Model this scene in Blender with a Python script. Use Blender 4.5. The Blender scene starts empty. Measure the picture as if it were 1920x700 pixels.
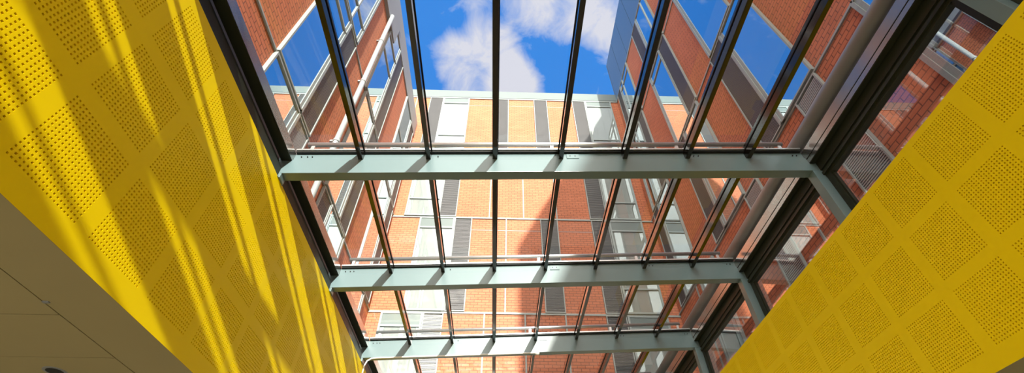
import bpy, bmesh, math
from mathutils import Vector, Matrix

C = bpy.context.scene.collection
U = 4.0          # height of the rafter soffits above the camera (m)
D = 11.5         # distance of the rear brick facade (m)
CZ = 1.6         # camera height
K = 0.0543       # roof rises towards the right
SK = 0.0107      # small skew of the portal frames in plan
PI = math.pi

# ------------------------------------------------------------------ materials
def new_mat(name):
    m = bpy.data.materials.new(name); m.use_nodes = True
    nt = m.node_tree; nt.nodes.clear()
    out = nt.nodes.new('ShaderNodeOutputMaterial')
    return m, nt, out

def pbr(name, col, rough=0.5, metal=0.0, spec=0.5, noise=0.0, nscale=3.0, bump=0.0, bscale=60.0, coat=0.0, ior=1.5):
    m, nt, out = new_mat(name)
    b = nt.nodes.new('ShaderNodeBsdfPrincipled')
    b.inputs['Roughness'].default_value = rough
    b.inputs['Metallic'].default_value = metal
    b.inputs['Specular IOR Level'].default_value = spec
    b.inputs['Coat Weight'].default_value = coat
    b.inputs['IOR'].default_value = ior; b.inputs['Coat Roughness'].default_value = rough * .6
    b.inputs['Base Color'].default_value = (*col, 1)
    geo = nt.nodes.new('ShaderNodeNewGeometry')
    if noise:
        n = nt.nodes.new('ShaderNodeTexNoise'); n.inputs['Scale'].default_value = nscale
        n.inputs['Detail'].default_value = 4
        nt.links.new(geo.outputs['Position'], n.inputs['Vector'])
        mr = nt.nodes.new('ShaderNodeMapRange')
        mr.inputs['To Min'].default_value = 1 - noise; mr.inputs['To Max'].default_value = 1 + noise
        nt.links.new(n.outputs['Fac'], mr.inputs['Value'])
        mx = nt.nodes.new('ShaderNodeVectorMath'); mx.operation = 'SCALE'
        mx.inputs[0].default_value = col
        nt.links.new(mr.outputs['Result'], mx.inputs['Scale'])
        nt.links.new(mx.outputs['Vector'], b.inputs['Base Color'])
    if bump:
        n2 = nt.nodes.new('ShaderNodeTexNoise'); n2.inputs['Scale'].default_value = bscale
        nt.links.new(geo.outputs['Position'], n2.inputs['Vector'])
        bp = nt.nodes.new('ShaderNodeBump'); bp.inputs['Strength'].default_value = bump
        bp.inputs['Distance'].default_value = 0.01
        nt.links.new(n2.outputs['Fac'], bp.inputs['Height'])
        nt.links.new(bp.outputs['Normal'], b.inputs['Normal'])
    nt.links.new(b.outputs['BSDF'], out.inputs['Surface'])
    return m

def brick_mat(name, axis, c1, c2, mortar, bw=0.215, rh=0.0863):
    m, nt, out = new_mat(name)
    geo = nt.nodes.new('ShaderNodeNewGeometry')
    sep = nt.nodes.new('ShaderNodeSeparateXYZ'); nt.links.new(geo.outputs['Position'], sep.inputs[0])
    com = nt.nodes.new('ShaderNodeCombineXYZ')
    nt.links.new(sep.outputs[axis], com.inputs[0]); nt.links.new(sep.outputs['Z'], com.inputs[1])
    br = nt.nodes.new('ShaderNodeTexBrick')
    br.inputs['Scale'].default_value = 1.0
    br.inputs['Brick Width'].default_value = bw
    br.inputs['Row Height'].default_value = rh
    br.inputs['Mortar Size'].default_value = 0.009
    br.inputs['Mortar Smooth'].default_value = 0.3
    br.inputs['Bias'].default_value = 0.0
    br.inputs['Color1'].default_value = (*c1, 1); br.inputs['Color2'].default_value = (*c2, 1)
    br.inputs['Mortar'].default_value = (*mortar, 1)
    nt.links.new(com.outputs[0], br.inputs['Vector'])
    n = nt.nodes.new('ShaderNodeTexNoise'); n.inputs['Scale'].default_value = 0.8
    n.inputs['Detail'].default_value = 6
    nt.links.new(geo.outputs['Position'], n.inputs['Vector'])
    mr = nt.nodes.new('ShaderNodeMapRange'); mr.inputs['To Min'].default_value = .85; mr.inputs['To Max'].default_value = 1.15
    nt.links.new(n.outputs['Fac'], mr.inputs['Value'])
    mx = nt.nodes.new('ShaderNodeVectorMath'); mx.operation = 'SCALE'
    nt.links.new(br.outputs['Color'], mx.inputs[0]); nt.links.new(mr.outputs['Result'], mx.inputs['Scale'])
    b = nt.nodes.new('ShaderNodeBsdfPrincipled'); b.inputs['Roughness'].default_value = .75
    nt.links.new(mx.outputs['Vector'], b.inputs['Base Color'])
    bp = nt.nodes.new('ShaderNodeBump'); bp.inputs['Strength'].default_value = .5; bp.inputs['Distance'].default_value = .006
    bp.invert = True
    nt.links.new(br.outputs['Fac'], bp.inputs['Height']); nt.links.new(bp.outputs['Normal'], b.inputs['Normal'])
    nt.links.new(b.outputs['BSDF'], out.inputs['Surface'])
    return m

def glass_mat(name, tint, base, power=5.0, rough=0.0, gcol=(1, 1, 1)):
    """thin architectural glass: transparent with a fresnel weighted mirror"""
    m, nt, out = new_mat(name)
    tr = nt.nodes.new('ShaderNodeBsdfTransparent'); tr.inputs['Color'].default_value = (*tint, 1)
    gl = nt.nodes.new('ShaderNodeBsdfGlossy'); gl.inputs['Roughness'].default_value = rough
    gl.inputs['Color'].default_value = (*gcol, 1)
    lw = nt.nodes.new('ShaderNodeLayerWeight'); lw.inputs['Blend'].default_value = .5
    pw = nt.nodes.new('ShaderNodeMath'); pw.operation = 'POWER'; pw.inputs[1].default_value = power
    nt.links.new(lw.outputs['Facing'], pw.inputs[0])
    mr = nt.nodes.new('ShaderNodeMapRange'); mr.inputs['To Min'].default_value = base; mr.inputs['To Max'].default_value = 1
    nt.links.new(pw.outputs[0], mr.inputs['Value'])
    mix = nt.nodes.new('ShaderNodeMixShader')
    nt.links.new(mr.outputs['Result'], mix.inputs['Fac'])
    nt.links.new(tr.outputs[0], mix.inputs[1]); nt.links.new(gl.outputs[0], mix.inputs[2])
    nt.links.new(mix.outputs[0], out.inputs['Surface'])
    return m

M = {}
BRK = ((.49, .150, .066), (.425, .124, .052), (.19, .06, .03))
M['yellow'] = pbr('yellow_paint', (.95, .71, .0008), .45, noise=.03, nscale=1.5, bump=.04, bscale=250, spec=.12)
M['hole'] = pbr('acoustic_felt', (.05, .018, .002), .95, noise=.2, nscale=60)
M['steel'] = pbr('grey_green_steel_paint', (.140, .205, .218), .27, noise=.05, nscale=4, spec=.6)
M['bar'] = pbr('dark_bar_paint', (.012, .011, .009), .1, noise=.12, nscale=5, spec=.6, coat=.25, ior=1.5)
M['edge'] = pbr('dark_olive_edge_paint', (.026, .030, .020), .45, noise=.15, nscale=4, spec=.25)
M['sheen'] = pbr('semi_gloss_edge_face', (.42, .43, .42), .18, metal=.9, noise=.1, nscale=4)
M['black'] = pbr('black_rubber', (.006, .006, .006), .6, noise=.1)
M['alu'] = pbr('mill_aluminium', (.62, .64, .65), .32, metal=.85, noise=.08, nscale=12)
M['galv'] = pbr('galvanised_pipe', (.19, .19, .18), .45, metal=.3, noise=.15, nscale=7)
M['brickX'] = brick_mat('brick_rear', 'X', *BRK)
M['brickY'] = brick_mat('brick_side', 'Y', *BRK)
M['brickL'] = brick_mat('brick_left', 'Y', *BRK)
M['trim'] = pbr('pale_cladding_trim', (.26, .29, .28), .45, noise=.05)
M['frame'] = pbr('pale_window_frame', (.25, .29, .285), .4, noise=.05)
M['spandrel'] = pbr('spandrel_panel', (.115, .145, .142), .35, noise=.06)
M['blind'] = pbr('white_roller_blind', (.31, .32, .325), .8, noise=.03)
M['slatdark'] = pbr('dark_grey_slats', (.085, .083, .088), .45, noise=.1)
M['slatlight'] = pbr('light_grey_slats', (.30, .31, .31), .4, noise=.08)
M['void'] = pbr('louvre_void', (.012, .012, .012), .9, noise=.1)
M['clad'] = pbr('blue_grey_metal_cladding', (.10, .165, .24), .3, metal=.3, noise=.06, nscale=1.2, spec=.7)
M['fascia'] = pbr('grey_fascia', (.22, .235, .245), .5, noise=.06)
M['pipe'] = pbr('pale_downpipe', (.30, .32, .32), .4, noise=.06)
M['ceil'] = pbr('ceiling_paint', (.34, .29, .145), .8, noise=.03, bump=.03, bscale=150)
M['white'] = pbr('hall_white_plaster', (.80, .79, .75), .8, noise=.03)
M['floor'] = pbr('pale_terrazzo', (.34, .30, .20), .35, noise=.08, nscale=25)
M['ground'] = pbr('pale_paving', (.36, .35, .33), .9, noise=.12, nscale=2)
M['roofing'] = pbr('pale_roof_membrane', (.45, .45, .44), .8, noise=.1, nscale=2)
M['conduit'] = pbr('white_conduit', (.80, .80, .77), .3, noise=.03)
M['glass'] = glass_mat('roof_glass', (.965, .975, .965), .03, 7.0)
M['vglass'] = glass_mat('clerestory_glass', (.95, .955, .95), .06, 2.4)
M['winmirror'] = glass_mat('reflective_window_glass', (.55, .62, .62), .50, 2.0, gcol=(.86, .95, 1))
M['winclear'] = glass_mat('clear_window_glass', (.93, .95, .94), .06, 3.0)
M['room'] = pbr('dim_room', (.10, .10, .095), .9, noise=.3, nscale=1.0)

# ------------------------------------------------------------------ mesh helpers
def link(name, me, m, parent=None):
    o = bpy.data.objects.new(name, me); C.objects.link(o)
    if m is not None: me.materials.append(m)
    if parent is not None: o.parent = parent
    return o

def empty(name, loc=(0, 0, 0)):
    o = bpy.data.objects.new(name, None); C.objects.link(o); o.location = loc
    o.empty_display_size = .2
    return o

def tag(o, label, cat, group=None):
    o['label'] = label; o['category'] = cat; o['kind'] = 'thing'
    if group: o['group'] = group
    return o

def structure(o, label=None):
    o['kind'] = 'structure'
    if label: o['label'] = label
    return o

FACES = [(0, 1, 3, 2), (4, 6, 7, 5), (0, 4, 5, 1), (2, 3, 7, 6), (0, 2, 6, 4), (1, 5, 7, 3)]
class MB:
    """collects boxes / prisms / tubes and builds one mesh"""
    def __init__(s): s.v = []; s.f = []; s.smooth = []
    def box(s, x0, x1, y0, y1, z0, z1, fn=None):
        b = len(s.v)
        for x in (x0, x1):
            for y in (y0, y1):
                for z in (z0, z1):
                    s.v.append(fn(x, y, z) if fn else (x, y, z))
        for f in FACES: s.f.append([b + i for i in f]); s.smooth.append(False)
        return s
    def tube(s, pts, r, n=20, caps=True):
        pts = [Vector(p) for p in pts]; b = len(s.v); prev = None
        for i, p in enumerate(pts):
            t = (pts[min(i + 1, len(pts) - 1)] - pts[max(i - 1, 0)]).normalized()
            if prev is None:
                a = Vector((0, 0, 1)) if abs(t.z) < .9 else Vector((1, 0, 0))
                u = t.cross(a).normalized()
            else: u = (prev - t * prev.dot(t)).normalized()
            prev = u; w = t.cross(u)
            rr = r[i] if isinstance(r, (list, tuple)) else r
            for k in range(n):
                a = 2 * PI * k / n
                s.v.append(tuple(p + (u * math.cos(a) + w * math.sin(a)) * rr))
        for i in range(len(pts) - 1):
            for k in range(n):
                s.f.append([b + i * n + k, b + i * n + (k + 1) % n, b + (i + 1) * n + (k + 1) % n, b + (i + 1) * n + k]); s.smooth.append(True)
        if caps:
            s.f.append([b + k for k in range(n)][::-1]); s.smooth.append(False)
            e = b + (len(pts) - 1) * n
            s.f.append([e + k for k in range(n)]); s.smooth.append(False)
        return s
    def prism(s, poly, a, b, fn):
        """poly: list of 2-D points (p,q); extruded from a to b; fn(t,p,q) -> xyz"""
        n = len(poly); o = len(s.v)
        for t in (a, b):
            for p, q in poly: s.v.append(fn(t, p, q))
        for k in range(n):
            s.f.append([o + k, o + (k + 1) % n, o + n + (k + 1) % n, o + n + k]); s.smooth.append(False)
        s.f.append([o + k for k in range(n)][::-1]); s.smooth.append(False)
        s.f.append([o + n + k for k in range(n)]); s.smooth.append(False)
        return s
    def build(s, name, m, parent=None, bevel=0, recalc=True):
        me = bpy.data.meshes.new(name); me.from_pydata(s.v, [], s.f)
        me.polygons.foreach_set('use_smooth', s.smooth)
        if recalc or bevel:
            bm = bmesh.new(); bm.from_mesh(me)
            bmesh.ops.recalc_face_normals(bm, faces=bm.faces)
            if bevel:
                es = [e for e in bm.edges if len(e.link_faces) == 2 and e.calc_face_angle() > .6]
                bmesh.ops.bevel(bm, geom=es, offset=bevel, segments=2, affect='EDGES', profile=.6)
            bm.to_mesh(me); bm.free()
        me.update()
        return link(name, me, m, parent)

def W(x, y, z): return (x * U, y * U, z * U + CZ)              # hall units -> metres
def T(x, y, z): return (x * U, (y + SK * x) * U, (z + K * x) * U + CZ)   # tilted + skewed with the portals
def TR(x, y, z): return (x * U, y * U, (z + K * x) * U + CZ)   # tilted only

ORD = ['first', 'second', 'third', 'fourth', 'fifth', 'sixth', 'seventh', 'eighth', 'ninth', 'tenth']

# ------------------------------------------------------------------ camera
f, pitch, yaw, roll = 847.455, .800873, -.029219, .001999
cp, sp, c_, s_ = math.cos(pitch), math.sin(pitch), math.cos(yaw), math.sin(yaw)
right = Vector((c_, s_, 0)); fwd = Vector((-s_ * cp, c_ * cp, sp)); up = right.cross(fwd)
r2 = right * math.cos(roll) + up * math.sin(roll); u2 = -right * math.sin(roll) + up * math.cos(roll)
cam = bpy.data.objects.new('camera', bpy.data.cameras.new('camera')); C.objects.link(cam)
cam.matrix_world = Matrix(((r2.x, u2.x, -fwd.x, 0), (r2.y, u2.y, -fwd.y, 0), (r2.z, u2.z, -fwd.z, CZ), (0, 0, 0, 1)))
cam.data.sensor_width = 36; cam.data.lens = f / 1920 * 36
cam.data.clip_start = .05; cam.data.clip_end = 500
bpy.context.scene.camera = cam

# ------------------------------------------------------------------ yellow perforated walls
XL, XR = -.610, .905
def perforated_wall(name, X, side, zb, zt, y0, y1, zsq, ysq0, period, size, n=19, holes=(0.08, 2.75)):
    """face at X looking towards the hall (side=+1 looks to +X)"""
    v, fc, mi = [], [], []
    def P(d, y, z): v.append(W(X - side * d, y, z)); return len(v) - 1
    def quad(a, b, c, d_, m): fc.append((a, b, c, d_) if side > 0 else (d_, c, b, a)); mi.append(m)
    def flat(ya, yb, za, zb_):
        quad(P(0, ya, za), P(0, yb, za), P(0, yb, zb_), P(0, ya, zb_), 0)
    k0 = math.ceil((holes[0] - ysq0) / period); k1 = math.floor((holes[1] - ysq0) / period)
    cols = [(ysq0 + k * period, ysq0 + k * period + size) for k in range(k0, k1)]
    rows = zsq
    zc = zb
    dep = .0042
    for (za, zb2) in rows:
        flat(y0, y1, zc, za)                      # plain strip under the row
        yc = y0
        for (ya, yb) in cols:
            flat(yc, ya, za, zb2)
            p = (yb - ya) / (n - .5); pz = (zb2 - za) / (n - .5)
            hy, hz = p * .225, pz * .225
            # grid lines: margins then holes
            gy = [ya]; gz = [za]
            for i in range(n):
                c = ya + p * (i + .25); gy += [c - hy, c + hy]
                c = za + pz * (i + .25); gz += [c - hz, c + hz]
            gy[0] = ya - p * .15; gz[0] = za - pz * .15
            gy.append(yb + p * .15); gz.append(zb2 + pz * .15)
            gy[0] = ya; gz[0] = za; gy[1] = ya + p * .04; gz[1] = za + pz * .04
            gy[-1] = yb; gz[-1] = zb2; gy[-2] = yb - p * .04; gz[-2] = zb2 - pz * .04
            base = {}
            for j, z in enumerate(gz):
                for i, y in enumerate(gy): base[i, j] = P(0, y, z)
            for j in range(len(gz) - 1):
                for i in range(len(gy) - 1):
                    a, b, c, d_ = base[i, j], base[i + 1, j], base[i + 1, j + 1], base[i, j + 1]
                    if i % 2 == 1 and j % 2 == 1:
                        ra, rb, rc, rd = P(dep, gy[i], gz[j]), P(dep, gy[i + 1], gz[j]), P(dep, gy[i + 1], gz[j + 1]), P(dep, gy[i], gz[j + 1])
                        quad(a, b, rb, ra, 0); quad(b, c, rc, rb, 0); quad(c, d_, rd, rc, 0); quad(d_, a, ra, rd, 0)
                        quad(ra, rb, rc, rd, 1)
                    else: quad(a, b, c, d_, 0)
            yc = yb
        flat(yc, y1, za, zb2)
        zc = zb2
    flat(y0, y1, zc, zt)
    # body of the bulkhead behind the face: top, underside, ends, back
    th = .030
    zt0 = zb; zb = zb + .0135
    def q4(ps, m=0):
        ids = [P(*p) for p in ps]; fc.append(tuple(ids)); mi.append(m)
    q4([(0, y0, zt), (0, y1, zt), (th, y1, zt), (th, y0, zt)])
    q4([(0, y0, zb), (th, y0, zb), (th, y1, zb), (0, y1, zb)])
    q4([(th, y0, zb), (th, y0, zt), (th, y1, zt), (th, y1, zb)])
    q4([(0, y0, zb), (0, y0, zt), (th, y0, zt), (th, y0, zb)])
    q4([(0, y1, zb), (th, y1, zb), (th, y1, zt), (0, y1, zt)])
    me = bpy.data.meshes.new(name); me.from_pydata(v, [], fc)
    me.materials.append(M['yellow']); me.materials.append(M['hole'])
    me.polygons.foreach_set('material_index', mi); me.update()
    o = bpy.data.objects.new(name, me); C.objects.link(o)
    return o

YB, YE = -1.45, 2.80           # ends of the roof light
wl = perforated_wall('wall_left', XL, 1, XL * -.6358, XL * -1.4725, YB, YE,
                     [(.4255, .5536), (.5826, .7107), (.7396, .8677)], .5373, .16318, .1322)
structure(wl, 'bright yellow perforated bulkhead wall striped by sunlight')
wr = perforated_wall('wall_right', XR, -1, .356, XR * .8818, YB, YE,
                     [(.391, .5045), (.5295, .643), (.669, .7825)], .6365, .1466, .1165)
structure(wr, 'bright yellow perforated bulkhead wall in shade')
ZL, ZR = XL * -.6358, .356      # soffit levels

# ------------------------------------------------------------------ ceilings, floor, enclosing walls
mb = MB()
mb.box(-.7262, XL - .0005, YB, YE, ZL, ZL + .012, W)            # plain strip beside the bulkhead
g = .0022
for k in range(-14, 13):
    ya = .696 + k * .158; yb = ya + .158
    if yb < YB or ya > YE: continue
    for xa, xb in ((-1.30, -.7285), (-1.90, -1.303), (-2.5, -1.903)):
        mb.box(xa, xb, max(ya + g / 2, YB), min(yb - g / 2, YE), ZL, ZL + .012, W)
mb.box(-2.5, XL - .035, YB, YE, ZL + .012, ZL + .03, W)
structure(mb.build('ceiling', M['ceil']), 'grey painted tiled ceiling below the left bulkhead')
mb = MB(); mb.box(XR + .0005, 2.5, YB, YE, ZR, ZR + .012, W)
structure(mb.build('ceiling_right', M['ceil']), 'grey ceiling below the right bulkhead')
mb = MB(); mb.box(-2.6, 2.6, -2.6, YE + .02, -.41, -.4, W)
structure(mb.build('floor', M['floor']))
mb = MB(); mb.box(-2.6, 2.6, YE, YE + .03, -.4, .99, W)
structure(mb.build('wall_front', M['white']))
mb = MB(); mb.box(-2.53, -2.5, -2.6, YE, -.4, ZL + .03, W)
structure(mb.build('wall_hall_left', M['white']))
mb = MB(); mb.box(2.5, 2.53, -2.6, YE, -.4, ZR + .03, W)
structure(mb.build('wall_hall_right', M['white']))
# flat roofs on both sides of the roof light and behind it
mb = MB()
mb.box(-.95, XL - .030, YB, YE + .03, .855, .875, W)
structure(mb.build('roof_left', M['roofing']))
mb = MB(); mb.box(XR + .030, 1.32, YB, YE + .03, .735, .755, W)
structure(mb.build('roof_right', M['roofing']))

# ------------------------------------------------------------------ steel portal frames
BY = [-1.37, -.814, -.257, .300, .8586, 1.4155, 1.9735, 2.531]
where = ['eighth from the far end', 'seventh from the far end', 'sixth from the far end',
         'entering the picture at the upper right corner', 'nearest one spanning the picture',
         'second one spanning the picture', 'third one spanning the picture', 'farthest one, beyond the white conduit']
LI, RI = -.605, .915   # inner faces of the legs
for k, y in enumerate(BY):
    root = empty('portal_frame', T(0, y, .9445))
    tag(root, 'grey green steel roof beam, ' + where[k], 'roof beam', 'steel portal beams of the roof light')
    inv = Matrix.Translation(-Vector(root.location))
    def F(x, yy, z, y=y):
        p = Vector(T(x, y + yy, z)); p -= root.location; return tuple(p)
    b = MB(); b.box(LI - .050, RI + .050, 0, .030, .9445, 1.0, F)
    b.build('beam', M['steel'], root, bevel=.004)
    b = MB(); b.box(LI - .03, RI + .02, .003, .024, 1.0, 1.0265, F)
    b.build('upper_flange', M['steel'], root)
    if k == 2:                                  # unseen extra beam behind the viewer, added to widen the shadow on the left wall
        b = MB(); b.box(LI - .050, RI + .050, -.085, -.055, .9445, 1.0, F); b.build('added_shadow_beam', M['steel'], root, bevel=.004)
        b = MB(); b.box(LI - .03, RI + .02, -.082, -.061, 1.0, 1.0265, F); b.build('upper_flange', M['steel'], root)  # flange of the added beam, for the same wider shadow
    for s, x in ((-1, LI), (1, RI)):
        b = MB()
        zlo = (XL * -1.4725 if s < 0 else XR * .8818) - K * x - .02
        if s < 0: zlo = (.896 - K * x)
        else: zlo = (.80 - K * x) - .001
        x0, x1 = (x - .046, x) if s < 0 else (x, x + .046)
        # leg set down on the bulkhead top
        xs0, xs1 = (x0, min(x1, x)) if s < 0 else (x0, x1)
        b.box(xs0, xs1, .0005, .0295, zlo, .9445, F)
        b.build('leg', M['steel'], root, bevel=.003)
        # base plate
        b = MB(); b.box(x0 - .004 if s < 0 else x0 + .003, x1 - .004 if s < 0 else x1 + .004, -.004, .034, zlo - .0, zlo + .004, F); b.build('base_plate', M['steel'], root)
    # small bolt heads and slots on the upper flange
    b0 = None
    for bx in (-.575, -.558, -.545, .197, .212, .574, .588, .885, .898, -.19):
        b = MB(); b.tube([F(bx, .0035, 1.0135), F(bx, -.0005, 1.0135)], .0016 * U, 10)
        b.build('bolt', M['black'], root)
    for bx in (.205,):
        b = MB(); b.box(bx - .018, bx + .018, .0005, .003, 1.0035, 1.022, F); b.build('cleat', M['steel'], root)

# ------------------------------------------------------------------ glazing bars
RX = [-.4072, -.2158, -.0243, .1690, .3600, .5510, .7410]
gw = .0066
bpos = ['leftmost', 'second from the left', 'third from the left', 'middle', 'third from the right', 'second from the right', 'rightmost']
for k, x in enumerate(RX):
    root = empty('glazing_bar', TR(x, YB, 1.0))
    tag(root, 'dark slender roof glazing bar running away from the viewer, %s of seven' % bpos[k], 'glazing bar', 'glazing bars of the roof light')
    def F(a, yy, z, x=x):
        p = Vector(TR(x, yy, z)); p.x = (x + a) * U; p -= root.location; return tuple(p)
    b = MB(); b.box(-gw, gw, YB, YE, 1.0, 1.0262, F); b.build('bar', M['bar'], root, bevel=.002)
    b = MB(); b.box(-gw - .0022, gw + .0022, YB, YE, 1.0262, 1.0292, F); b.build('gasket', M['black'], root)
    b = MB(); b.box(-gw * .9, gw * .9, YB, YE, 1.0312, 1.043, F); b.build('pressure_cap', M['bar'], root)

# ------------------------------------------------------------------ roof glass panes
EXL, EXR = -.596, .918
xs = [EXL] + RX + [EXR]
prow = ['last bay behind the viewer', 'second bay behind the viewer', 'first bay behind the viewer', 'overhead bay', 'largest bay in view',
        'second largest bay', 'third largest bay', 'farthest bay in view', 'last hidden bay']
ys = [YB] + BY + [YE]
for j in range(len(ys) - 1):
    for i in range(8):
        xa, xb = xs[i] + .0085, xs[i + 1] - .0085
        if i == 0: xa = xs[0] + .003
        if i == 7: xb = xs[-1] - .003
        ya, yb = ys[j] + .0165, ys[j + 1] + .0135
        if j == 0: ya = ys[0]
        if j == len(ys) - 2: yb = YE
        b = MB(); b.box(xa - .006, xb + .006, ya, yb, 1.0294, 1.0309, TR)
        o = b.build('roof_glass_pane', M['glass'])
        tag(o, 'clear roof glass pane, %s from the left in the %s' % (ORD[i], prow[j]), 'glass pane', 'roof glass panes')

# cross caps and raised rail over each beam
for k, y in enumerate(BY):
    root = empty('access_rail', T(0, y, 1.04))
    tag(root, 'silver rail outside above the roof beam, ' + where[k], 'rail', 'silver rails above the roof glass')
    def F(x, yy, z, y=y):
        p = Vector(T(x, y + yy, z)); p -= root.location; return tuple(p)
    b = MB(); b.tube([F(-.572, .000, 1.0660), F(.872, .000, 1.0660)], .0072 * U, 20)
    b.build('rail_tube', M['alu'], root)
    b = MB(); b.box(-.592, .914, -.010, .012, 1.0312, 1.0365, F); b.build('cross_cap', M['alu'], root)
    b = MB(); b.box(-.592, .914, -.006, .014, 1.0265, 1.0293, F); b.build('gasket', M['black'], root)
    for bx in (-.555, .145, .53, .86):
        b = MB(); b.box(bx - .005, bx + .005, -.002, .002, 1.036, 1.062, F)
        b.build('bracket', M['alu'], root)

# ------------------------------------------------------------------ edge beams, left and right
def prof(root, name, m, polys, y0, y1, mapf=W):
    b = MB()
    for poly in polys:
        b.prism(poly, y0, y1, lambda t, p, q: tuple(Vector(mapf(p, t, q)) - root.location))
    return b.build(name, m, root)
def rect(x0, x1, z0, z1): return [(x0, z0), (x1, z0), (x1, z1), (x0, z1)]
root = empty('left_eaves_beam', W(-.61, YB, .96))
root.name = 'eaves_beam'
tag(root, 'dark eaves beam with a bluish inner face along the left yellow wall', 'eaves beam')
prof(root, 'box_section', M['edge'], [rect(-.6245, -.596, .9625, .9975)], YB, YE)
prof(root, 'inner_face', M['sheen'], [rect(-.596, -.5945, .964, .9965)], YB, YE)
prof(root, 'backing', M['black'], [rect(-.655, -.6405, .887, .999)], YB, YE)
prof(root, 'lower_channel', M['edge'], [rect(-.640, -.6125, .886, .931), rect(-.640, -.630, .931, .9625)], YB, YE)
root = empty('eaves_beam', W(.93, YB, 1.02))
tag(root, 'dark stepped eaves beam with reflective inner face, right of the roof glass', 'eaves beam')
prof(root, 'box_section', M['edge'], [rect(.921, .936, 1.0245, 1.078)], YB, YE)
prof(root, 'inner_face', M['sheen'], [rect(.918, .921, 1.043, 1.0745), rect(.9195, .921, 1.0265, 1.041)], YB, YE)
prof(root, 'upper_channel', M['edge'], [rect(.9395, .952, .995, 1.06), rect(.936, .9395, 1.03, 1.06)], YB, YE)
prof(root, 'window_head', M['edge'], [rect(.9440, .962, .966, .995), rect(.938, .9440, .9755, .985)], YB, YE)
# clerestory: sill, jambs, panes
zs = .765
root = empty('clerestory_sill', W(.955, YB, zs)); tag(root, 'dark clerestory sill hidden behind the top of the right yellow wall', 'window sill')
prof(root, 'sill_bar', M['edge'], [rect(.940, .966, .755, .778)], YB, YE)
cl = ['bay behind the viewer', 'second bay behind the viewer', 'third bay behind the viewer', 'bay at the upper right corner',
      'bay beside the first leg', 'bay between first and second legs', 'bay between second and third legs', 'bay beyond the third leg']
for k in range(len(BY) - 1):
    y0 = BY[k] + SK * .93 + .030; y1 = BY[k + 1] + SK * .93
    root = empty('clerestory_window', W(.955, (y0 + y1) / 2, zs))
    tag(root, 'clerestory window above the right yellow wall, ' + cl[k + 1 if k < 7 else 7], 'window', 'clerestory windows')
    def F(x, yy, z):
        return tuple(Vector(W(x, yy, z)) - root.location)
    for ya, yb, yc, yd in ((y0, y0 + .018, y0 + .018, y0 + .024), (y1 - .018, y1, y1 - .024, y1 - .018)):
        b = MB(); b.box(.944, .962, ya, yb, .778, .966, F); b.box(.948, .958, yc, yd, .778, .966, F)
        b.build('jamb', M['edge'], root)
    b = MB(); b.box(.9525, .9540, y0 + .020, y1 - .020, .777, .968, F)
    b.build('pane', M['vglass'], root)

# galvanised pipe outside along the right edge
b = MB(); b.tube([W(.940, YB, 1.126), W(.940, 1.0, 1.126), W(.940, YE, 1.126)], .027 * U, 32)
tag(b.build('gutter_pipe', M['galv']), 'large grey metal pipe lying outside along the right edge of the roof glass', 'pipe')

# white conduit with sensor under the third beam
y3 = BY[6]
pts = []
path = [(-.590, -.012 + .10, .80), (-.585, -.008, .90), (-.580, .000, .925), (-.566, .006, .938), (-.545, .006, .9405), (-.30, .006, .9405), (.10, .006, .9405), (.165, .006, .9405)]
path[0] = (-.588, .0, .86)
for p in path: pts.append(T(p[0], y3 + p[1] - .010, p[2]))
root = empty('conduit', pts[-1]); tag(root, 'thin white conduit bending along the underside of the third beam, ending at a sensor', 'conduit')
b = MB(); b.tube([tuple(Vector(p) - root.location) for p in pts], .0032 * U, 14); b.build('tube', M['conduit'], root)
e = Vector((0, 0, 0))
b = MB(); b.tube([(-.03, 0, 0), (.0, 0, 0), (.012, 0, -.002), (.055, 0, -.004), (.075, 0, -.004)], [.014, .016, .034, .040, .022], 8)
b.build('sensor', M['conduit'], root)

# recessed ceiling light near the lower left corner
root = empty('downlight', W(-.880, .915, ZL)); tag(root, 'small dark recessed downlight in the grey ceiling at the lower left edge', 'downlight')
b = MB(); b.tube([(0, 0, -.004), (0, 0, .006)], [.085, .085], 32); b.build('rim', M['fascia'], root)
b = MB(); b.tube([(0, 0, -.006), (0, 0, -.003)], [.062, .062], 32); b.build('lens', M['void'], root)
b = MB(); b.box(-.02, .02, -.01, .01, -.008, .002)
o = b.build('ceiling_clip', M['fascia']); o.location = W(-.722, .655, ZL); tag(o, 'tiny metal clip on the joint of the grey ceiling at left', 'clip')

# ------------------------------------------------------------------ buildings
FX0, FX1 = -.322, .448
def mapF(a, n, z): return (a * D, D - n, z * D + CZ)
def mapR(a, n, z): return (FX1 * D - n, a * D, z * D + CZ)
def mapL(a, n, z): return (FX0 * D + n, a * D, z * D + CZ)

def rel(root, mp):
    loc = Vector(root.location)
    return lambda a, n, z: tuple(Vector(mp(a, n, z)) - loc)

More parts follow.
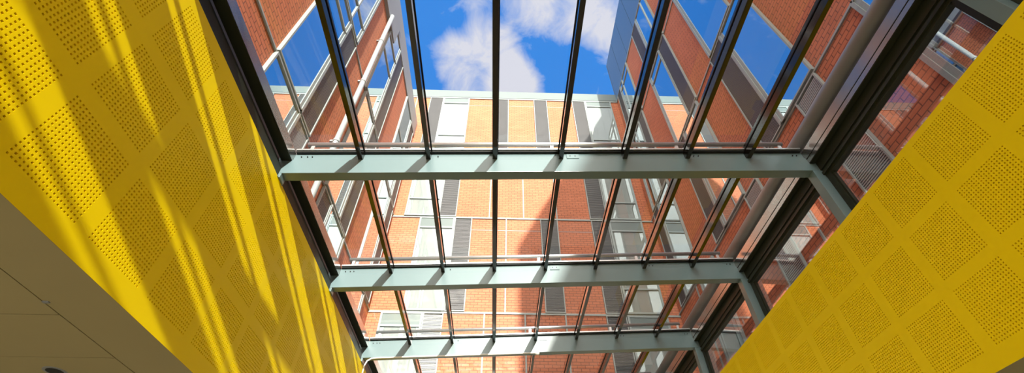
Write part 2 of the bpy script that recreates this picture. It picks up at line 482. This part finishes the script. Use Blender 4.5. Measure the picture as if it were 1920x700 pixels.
def window(root, mp, a0, a1, z0, z1, glass='winclear', blind=None, spandrel=0, transom=(), mull=(), fw=.0048, room=True, jw=None):
    if glass == 'winmirror': fw = .003
    if jw is None: jw = .012 if glass == 'winmirror' else fw
    F = rel(root, mp); fr = MB(); n0, n1 = .0, .075
    fr.box(a0, a0 + fw, n0, n1, z0, z1, F); fr.box(a1 - jw * .45, a1, n0, n1, z0, z1, F); fr.box(a1 - jw, a1 - jw * .45, n0, n1 - .018, z0, z1, F)
    fr.box(a0 + fw, a1 - fw, n0, n1, z0, z0 + fw, F); fr.box(a0 + fw, a1 - fw, n0, n1, z1 - fw, z1, F)
    zt = z1 - fw
    if spandrel:
        fr.box(a0 + fw, a1 - fw, n0, n1, z1 - spandrel - fw, z1 - spandrel, F); zt = z1 - spandrel - fw
    for t in transom: fr.box(a0 + fw, a1 - fw, n0, n1, t - .0022, t + .0022, F)
    for t in mull: fr.box(t - .0022, t + .0022, n0, n1, z0 + fw, zt, F)
    wf = fr.build('window_frame', M['frame'], root)
    b = MB(); b.box(a0 + fw, a1 - fw, .040, .046, z0 + fw, zt, F); b.build('pane', M[glass], wf)
    if spandrel:
        b = MB(); b.box(a0 + fw, a1 - fw, .02, .055, z1 - spandrel, z1 - fw, F); b.build('spandrel', M['spandrel'], wf)
    if blind is not None:
        b = MB(); zb = blind[0]; za = blind[1] if len(blind) > 1 else zt
        b.box(a0 + fw, a1 - fw, .018, .026, zb, za, F)
        b.build('blind', M['blind'], wf)
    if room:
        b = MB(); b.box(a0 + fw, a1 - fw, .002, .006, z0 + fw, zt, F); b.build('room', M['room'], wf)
    return wf

def louvre(root, mp, a0, a1, z0, z1, m='slatdark', pitch=.0033, t=.0024):
    F = rel(root, mp); b = MB()
    b.box(a0, a0 + t, 0, .06, z0, z1, F); b.box(a1 - t, a1, 0, .06, z0, z1, F)
    b.box(a0 + t, a1 - t, 0, .06, z0, z0 + t, F); b.box(a0 + t, a1 - t, 0, .06, z1 - t, z1, F)
    lf = b.build('louvre_frame', M['trim'], root)
    b = MB(); n = int((z1 - z0 - 2 * t) / pitch)
    for i in range(n):
        z = z0 + t + (i + .5) * pitch
        b.box(a0 + t, a1 - t, .012, .040, z - pitch * .29, z + pitch * .29, F)
    b.build('slats', M[m], lf)
    b = MB(); b.box(a0 + t, a1 - t, .002, .008, z0 + t, z1 - t, F); b.build('backing', M['void'], lf)
    return lf

def vtrim(root, mp, a, z0, z1, w=.0034):
    F = rel(root, mp); b = MB(); b.box(a - w / 2, a + w / 2, 0, .028, z0, z1, F); return b.build('vertical_trim', M['trim'], root)
def htrim(root, mp, a0, a1, z, w=.005, name='floor_band'):
    F = rel(root, mp); b = MB(); b.box(a0, a1, 0, .032, z - w / 2, z + w / 2, F); return b.build(name, M['trim'], root)
def joint(root, mp, a0, a1, z):
    F = rel(root, mp); b = MB(); b.box(a0, a1, 0, .003, z - .0009, z + .0009, F); return b.build('brick_joint', M['fascia'], root)

# --- rear block
rb = empty('brick_building', mapF(.06, 0, -.14))
tag(rb, 'sunlit orange brick block closing the courtyard behind the roof glass, pale parapet against the sky', 'building')
F = rel(rb, mapF)
b = MB(); b.box(-.60, .70, -.30, 0, -.14, 1.532, F); b.build('brick_wall', M['brickX'], rb)
b = MB(); b.box(-.60, .455, -.36, .05, 1.530, 1.576, F); b.build('parapet', M['spandrel'], rb)
b = MB(); b.box(-.45, .455, -.0, .035, 1.522, 1.530, F); b.build('parapet_trim', M['trim'], rb)
S = [.268, .5805, .893, 1.2075, 1.522]
for z in S[:4]: htrim(rb, mapF, FX0, FX1, z)
h = .0025
# top storey
z0, z1 = S[3] + h, S[4]
louvre(rb, mapF, -.290, -.2395, z0, z1)
window(rb, mapF, -.2385, -.137, z0, z1, blind=(z0 + .0048,), spandrel=.034, transom=(1.283,))
louvre(rb, mapF, -.037, .0155, z0, z1); louvre(rb, mapF, .1135, .165, z0, z1); louvre(rb, mapF, .2645, .315, z0, z1)
window(rb, mapF, .3155, .418, z0, z1, blind=(z0 + .0048,), spandrel=.034, transom=(1.276,))
vtrim(rb, mapF, -.343, .9, 1.52)
joint(rb, mapF, -.137, -.037, 1.479); joint(rb, mapF, .0155, .1135, 1.481); joint(rb, mapF, .165, .2645, 1.481)
# third storey
z0, z1 = S[2] + h, S[3] - h
window(rb, mapF, -.288, -.1875, z0, z1, blind=(z0 + .0048,), spandrel=.034, transom=(.966,))
louvre(rb, mapF, -.187, -.136, z0, z1)
vtrim(rb, mapF, -.038, z0, z1); vtrim(rb, mapF, .064, z0, z1); vtrim(rb, mapF, .1635, z0, z1)
louvre(rb, mapF, .2615, .3125, z0, z1)
window(rb, mapF, .3135, .4145, z0, z1, blind=(z0 + .0048,), spandrel=.034, transom=(.965,))
# second storey
z0, z1 = S[1] + h, S[2] - h
window(rb, mapF, -.240, -.138, z0, z1, blind=(z0 + .0048,), spandrel=.037, transom=(.6545,))
louvre(rb, mapF, -.1375, -.0875, z0, z1)
vtrim(rb, mapF, .0125, z0, z1)
louvre(rb, mapF, .1125, .1635, z0, z1); louvre(rb, mapF, .2625, .3135, z0, z1)
window(rb, mapF, .3145, .4135, z0, z1, blind=(z0 + .0048,), spandrel=.037, transom=(.6545,))
joint(rb, mapF, -.0875, .1125, .848); joint(rb, mapF, .1635, .2625, .848)
# first storey
z0, z1 = S[0] + h, S[1] - h
window(rb, mapF, -.289, -.187, z0, z1, blind=(z0 + .0048,), spandrel=.034)
louvre(rb, mapF, -.1865, -.1375, z0, z1, 'slatlight')
vtrim(rb, mapF, -.038, z0, z1); vtrim(rb, mapF, .062, z0, z1); vtrim(rb, mapF, .162, z0, z1)
louvre(rb, mapF, .2615, .312, z0, z1)
window(rb, mapF, .3135, .414, z0, z1, blind=(z0 + .0048,), spandrel=.034)

# --- right wing
rw = empty('brick_building', mapR(.4, 0, -.14))
tag(rw, 'shaded red brick wing right of the courtyard, with dark blue cladding on top', 'building')
F = rel(rw, mapR)
b = MB(); b.box(-1.40, .998, -1.0, 0, .14, 1.525, F); b.build('brick_wall', M['brickY'], rw)
b = MB(); b.box(-4.6, -1.40, -1.0, 0, -.14, 1.07, F); b.build('added_shadow_block', M['brickY'], rw)  # unseen lower stretch of wing, added behind the viewer to shape the shadows
b = MB(); b.box(-1.40, .56, -1.0, .03, 1.525, 1.575, F); b.build('parapet', M['fascia'], rw)
gj = .0012
cj = [.56, .596, .694, .7945, .890, .991, 1.0]
for i in range(len(cj) - 1):
    b = MB(); b.box(cj[i] + gj, cj[i + 1] - gj, -.05, .03, 1.531, 1.81, F); b.build('cladding_panel', M['clad'], rw)
b = MB(); b.box(.56, .996, -1.0, .005, 1.525, 1.808, F); b.build('cladding_backing', M['fascia'], rw)
b = MB(); b.box(.56, 1.0, .0, .035, 1.523, 1.530, F); b.build('cladding_edge', M['trim'], rw)
R_ = [.270, .586, .8975, 1.226, 1.523]
for z in R_[:4]: htrim(rw, mapR, -.2, 1.0, z, .0036)
z0, z1 = R_[3] + h, R_[4]
window(rw, mapR, .36, .4715, z0, z1, 'winmirror', transom=(1.30,))
window(rw, mapR, .568, .666, z0, z1, 'winmirror', transom=(1.30,), mull=(.60,))
louvre(rw, mapR, .667, .7185, z0, z1)
window(rw, mapR, .822, .930, z0, z1, 'winmirror', transom=(1.486,), mull=(.895,))
louvre(rw, mapR, .931, .970, z0, z1)
vtrim(rw, mapR, .62, 1.1, 1.12)
z0, z1 = R_[2] + h, R_[3] - h
window(rw, mapR, .355, .4705, z0, z1, 'winmirror')
louvre(rw, mapR, .569, .6185, z0, z1)
window(rw, mapR, .619, .7185, z0, z1, 'winmirror', transom=(1.185,))
louvre(rw, mapR, .828, .871, z0, z1)
window(rw, mapR, .872, .965, z0, z1, 'winmirror', transom=(1.06,), mull=(.915,))
z0, z1 = R_[1] + h, R_[2] - h
window(rw, mapR, .3195, .4195, z0, z1, 'winmirror')
louvre(rw, mapR, .420, .476, z0, z1)
window(rw, mapR, .575, .672, z0, z1, 'winmirror')
louvre(rw, mapR, .673, .722, z0, z1)
window(rw, mapR, .826, .925, z0, z1, 'winmirror')
louvre(rw, mapR, .926, .97, z0, z1)
z0, z1 = R_[0] + h, R_[1] - h
window(rw, mapR, .120, .2245, z0, z1, 'winmirror', transom=(.50,))
louvre(rw, mapR, .3225, .3775, z0, z1, 'slatlight')
vtrim(rw, mapR, .474, z0, z1)
louvre(rw, mapR, .528, .5795, z0, z1, 'slatlight')
window(rw, mapR, .755, .8395, z0, z1, 'winmirror', transom=(.50,))
vtrim(rw, mapR, .87, z0, z1)

# --- left wing
lw_ = empty('brick_building', mapL(.4, 0, -.14))
tag(lw_, 'sunlit orange brick wing on the left of the courtyard with big windows and grey fascia', 'building')
F = rel(lw_, mapL)
b = MB(); b.box(-.9, .998, -1.0, 0, .14, 1.27, F); b.build('brick_wall', M['brickL'], lw_)
b = MB(); b.box(-.9, .995, -1.0, .04, 1.27, 1.352, F); b.build('fascia', M['fascia'], lw_)
b = MB(); b.box(-.9, .604, .0, .10, 1.189, 1.30, F); b.build('fascia_box', M['fascia'], lw_)
L_ = [.270, .584, .8985]
for z in L_: htrim(lw_, mapL, -.9, 1.0, z, .0032)
z0, z1 = L_[2] + h, 1.18
window(lw_, mapL, .350, .464, z0, z1, 'winmirror', transom=(.960,), mull=(.405,))
z1 = 1.265
window(lw_, mapL, .566, .667, z0, z1, 'winmirror', transom=(1.10, 1.18), blind=(1.105, 1.175), mull=())
louvre(lw_, mapL, .668, .7205, z0, z1)
window(lw_, mapL, .826, .928, z0, z1, 'winmirror', transom=(1.10,))
louvre(lw_, mapL, .929, .975, z0, z1)
z0, z1 = L_[1] + h, L_[2] - h
window(lw_, mapL, .3125, .4185, z0, z1, 'winmirror', transom=(.85,))
louvre(lw_, mapL, .419, .4665, z0, z1)
window(lw_, mapL, .573, .671, z0, z1, 'winmirror')
louvre(lw_, mapL, .672, .7245, z0, z1)
window(lw_, mapL, .829, .925, z0, z1, 'winmirror')
louvre(lw_, mapL, .926, .975, z0, z1)
z0, z1 = L_[0] + h, L_[1] - h
window(lw_, mapL, .3125, .4185, z0, z1, 'winmirror')
louvre(lw_, mapL, .419, .4665, z0, z1, 'slatlight')
louvre(lw_, mapL, .573, .6205, z0, z1)
window(lw_, mapL, .621, .721, z0, z1, 'winmirror')
window(lw_, mapL, .829, .925, z0, z1, 'winmirror')
root = empty('downpipe', mapL(.533, .13, .30)); tag(root, 'pale grey rainwater downpipe on the left brick wing below the grey fascia', 'downpipe')
F = rel(root, mapL)
b = MB(); b.tube([F(.533, .13, .20), F(.533, .13, .8), F(.533, .13, 1.205)], .062, 20); b.build('pipe', M['pipe'], root)
for z in (.45, .66, .87, 1.06):
    b = MB(); b.tube([F(.533, .13, z - .003), F(.533, .13, z + .003)], .072, 20); b.box(.531, .535, .0, .13, z - .002, z + .002, F)
    b.build('pipe_clip', M['pipe'], root)

# ground outside
mb = MB(); mb.box(-60, 60, -80, 60, -.35, -.1)
structure(mb.build('ground', M['ground']))

# ------------------------------------------------------------------ sky
sun_to = Vector((.94, -5.6, 1.84)).normalized()
world = bpy.data.worlds.new('world'); bpy.context.scene.world = world; world.use_nodes = True
nt = world.node_tree; nt.nodes.clear(); N = nt.nodes.new; Lk = nt.links.new
out = N('ShaderNodeOutputWorld'); bg = N('ShaderNodeBackground'); Lk(bg.outputs[0], out.inputs[0])
tc = N('ShaderNodeTexCoord'); nrm = N('ShaderNodeVectorMath'); nrm.operation = 'NORMALIZE'
Lk(tc.outputs['Generated'], nrm.inputs[0]); dirv = nrm.outputs['Vector']
def math_(op, a, b=None, clamp=False):
    n = N('ShaderNodeMath'); n.operation = op; n.use_clamp = clamp
    for i, v in enumerate((a, b)):
        if v is None: continue
        if isinstance(v, (int, float)): n.inputs[i].default_value = v
        else: Lk(v, n.inputs[i])
    return n.outputs[0]
def pixdir(x, y):
    return (r2 * ((x - 960) / f) - u2 * ((y - 350) / f) + fwd).normalized()
def dot_(v):
    n = N('ShaderNodeVectorMath'); n.operation = 'DOT_PRODUCT'; Lk(dirv, n.inputs[0]); n.inputs[1].default_value = v
    return n.outputs['Value']
def rng(v, a, b, c=0, d=1, smooth=True):
    n = N('ShaderNodeMapRange'); n.interpolation_type = 'SMOOTHSTEP' if smooth else 'LINEAR'
    Lk(v, n.inputs['Value']); n.inputs['From Min'].default_value = a; n.inputs['From Max'].default_value = b
    n.inputs['To Min'].default_value = c; n.inputs['To Max'].default_value = d
    return n.outputs['Result']
n1 = N('ShaderNodeTexNoise'); n1.inputs['Scale'].default_value = 3.2; n1.inputs['Detail'].default_value = 9; n1.inputs['Roughness'].default_value = .55
n1.inputs['Distortion'].default_value = .25
Lk(dirv, n1.inputs['Vector'])
n2 = N('ShaderNodeTexNoise'); n2.inputs['Scale'].default_value = 11; n2.inputs['Detail'].default_value = 10; n2.inputs['Roughness'].default_value = .62; n2.inputs['Distortion'].default_value = .6
Lk(dirv, n2.inputs['Vector'])
# cloud banks where the photograph has them
field = math_('MULTIPLY', math_('SUBTRACT', n1.outputs['Fac'], .5), 1.2)
field = math_('ADD', field, math_('MULTIPLY', math_('SUBTRACT', n2.outputs['Fac'], .5), 1.7))
for (px, py, rad, amp) in ((905, 140, .095, .55), (970, 165, .06, .40), (960, -10, .10, .45), (1040, 10, .07, .25), (1140, 25, .08, .5), (1150, 90, .06, .2), (840, 50, .10, .05),
                           (1060, 150, .06, -.35), (1005, 100, .045, -.2), (770, 60, .06, -.2), (775, 160, .06, -.35), (1090, 110, .05, -.15), (800, 0, .07, -.3), (900, 40, .05, -.2)):
    v = pixdir(px, py); ang = math.cos(rad)
    g_ = rng(dot_(v), math.cos(rad * 1.35), 1.0 - (1 - math.cos(rad)) * .2, 0, amp)
    field = math_('ADD', field, g_)
mask = rng(field, .06, .70, smooth=False)
gen = rng(n1.outputs['Fac'], .52, .72)            # scattered cloud over the rest of the sky
away = rng(dot_(pixdir(950, 90)), .90, .97, .8, 0)
mask = math_('MAXIMUM', mask, math_('MULTIPLY', gen, away))
sepz = N('ShaderNodeSeparateXYZ'); Lk(dirv, sepz.inputs[0])
hz = rng(sepz.outputs['Z'], 0, .9); sepy = sepz.outputs['Y']
mixb = N('ShaderNodeMix'); mixb.data_type = 'RGBA'; Lk(hz, mixb.inputs['Factor'])
mixb.inputs['A'].default_value = (.34, .56, .88, 1); mixb.inputs['B'].default_value = (.045, .28, .88, 1)
mixc = N('ShaderNodeMix'); mixc.data_type = 'RGBA'; Lk(mask, mixc.inputs['Factor'])
Lk(mixb.outputs['Result'], mixc.inputs['A']); mixc.inputs['B'].default_value = (.80, .80, .92, 1)
back = rng(math_('MULTIPLY', sepy, -1.0), -.05, .55)  # unseen sky behind the viewer, made brighter to add fill light
mixd = N('ShaderNodeMix'); mixd.data_type = 'RGBA'; Lk(back, mixd.inputs['Factor'])
Lk(mixc.outputs['Result'], mixd.inputs['A']); mixd.inputs['B'].default_value = (2.5, 2.55, 2.6, 1)
glow = math_('POWER', math_('MAXIMUM', dot_(sun_to), 0.0), 3.0)
gcol = N('ShaderNodeVectorMath'); gcol.operation = 'SCALE'; gcol.inputs[0].default_value = (4.2, 3.7, 3.0); Lk(glow, gcol.inputs['Scale'])
addc = N('ShaderNodeVectorMath'); addc.operation = 'ADD'; Lk(mixd.outputs['Result'], addc.inputs[0]); Lk(gcol.outputs['Vector'], addc.inputs[1])
Lk(addc.outputs['Vector'], bg.inputs['Color']); bg.inputs['Strength'].default_value = 1.0

# ------------------------------------------------------------------ sun
sd = bpy.data.lights.new('sun', 'SUN'); sd.energy = 12.3; sd.angle = math.radians(.55); sd.color = (1, .95, .86)
so = bpy.data.objects.new('sun', sd); C.objects.link(so)
so.rotation_euler = (-sun_to).to_track_quat('-Z', 'Y').to_euler(); so.location = sun_to * 40

sc = bpy.context.scene
sc.view_settings.view_transform = 'Standard'; sc.view_settings.look = 'None'
sc.view_settings.gamma = 1; sc.view_settings.use_curve_mapping = False
sc.view_settings.exposure = 0.0
sc.cycles.max_bounces = 12; sc.cycles.diffuse_bounces = 6; sc.cycles.glossy_bounces = 4
sc.cycles.transparent_max_bounces = 24
sc.cycles.sample_clamp_indirect = 6
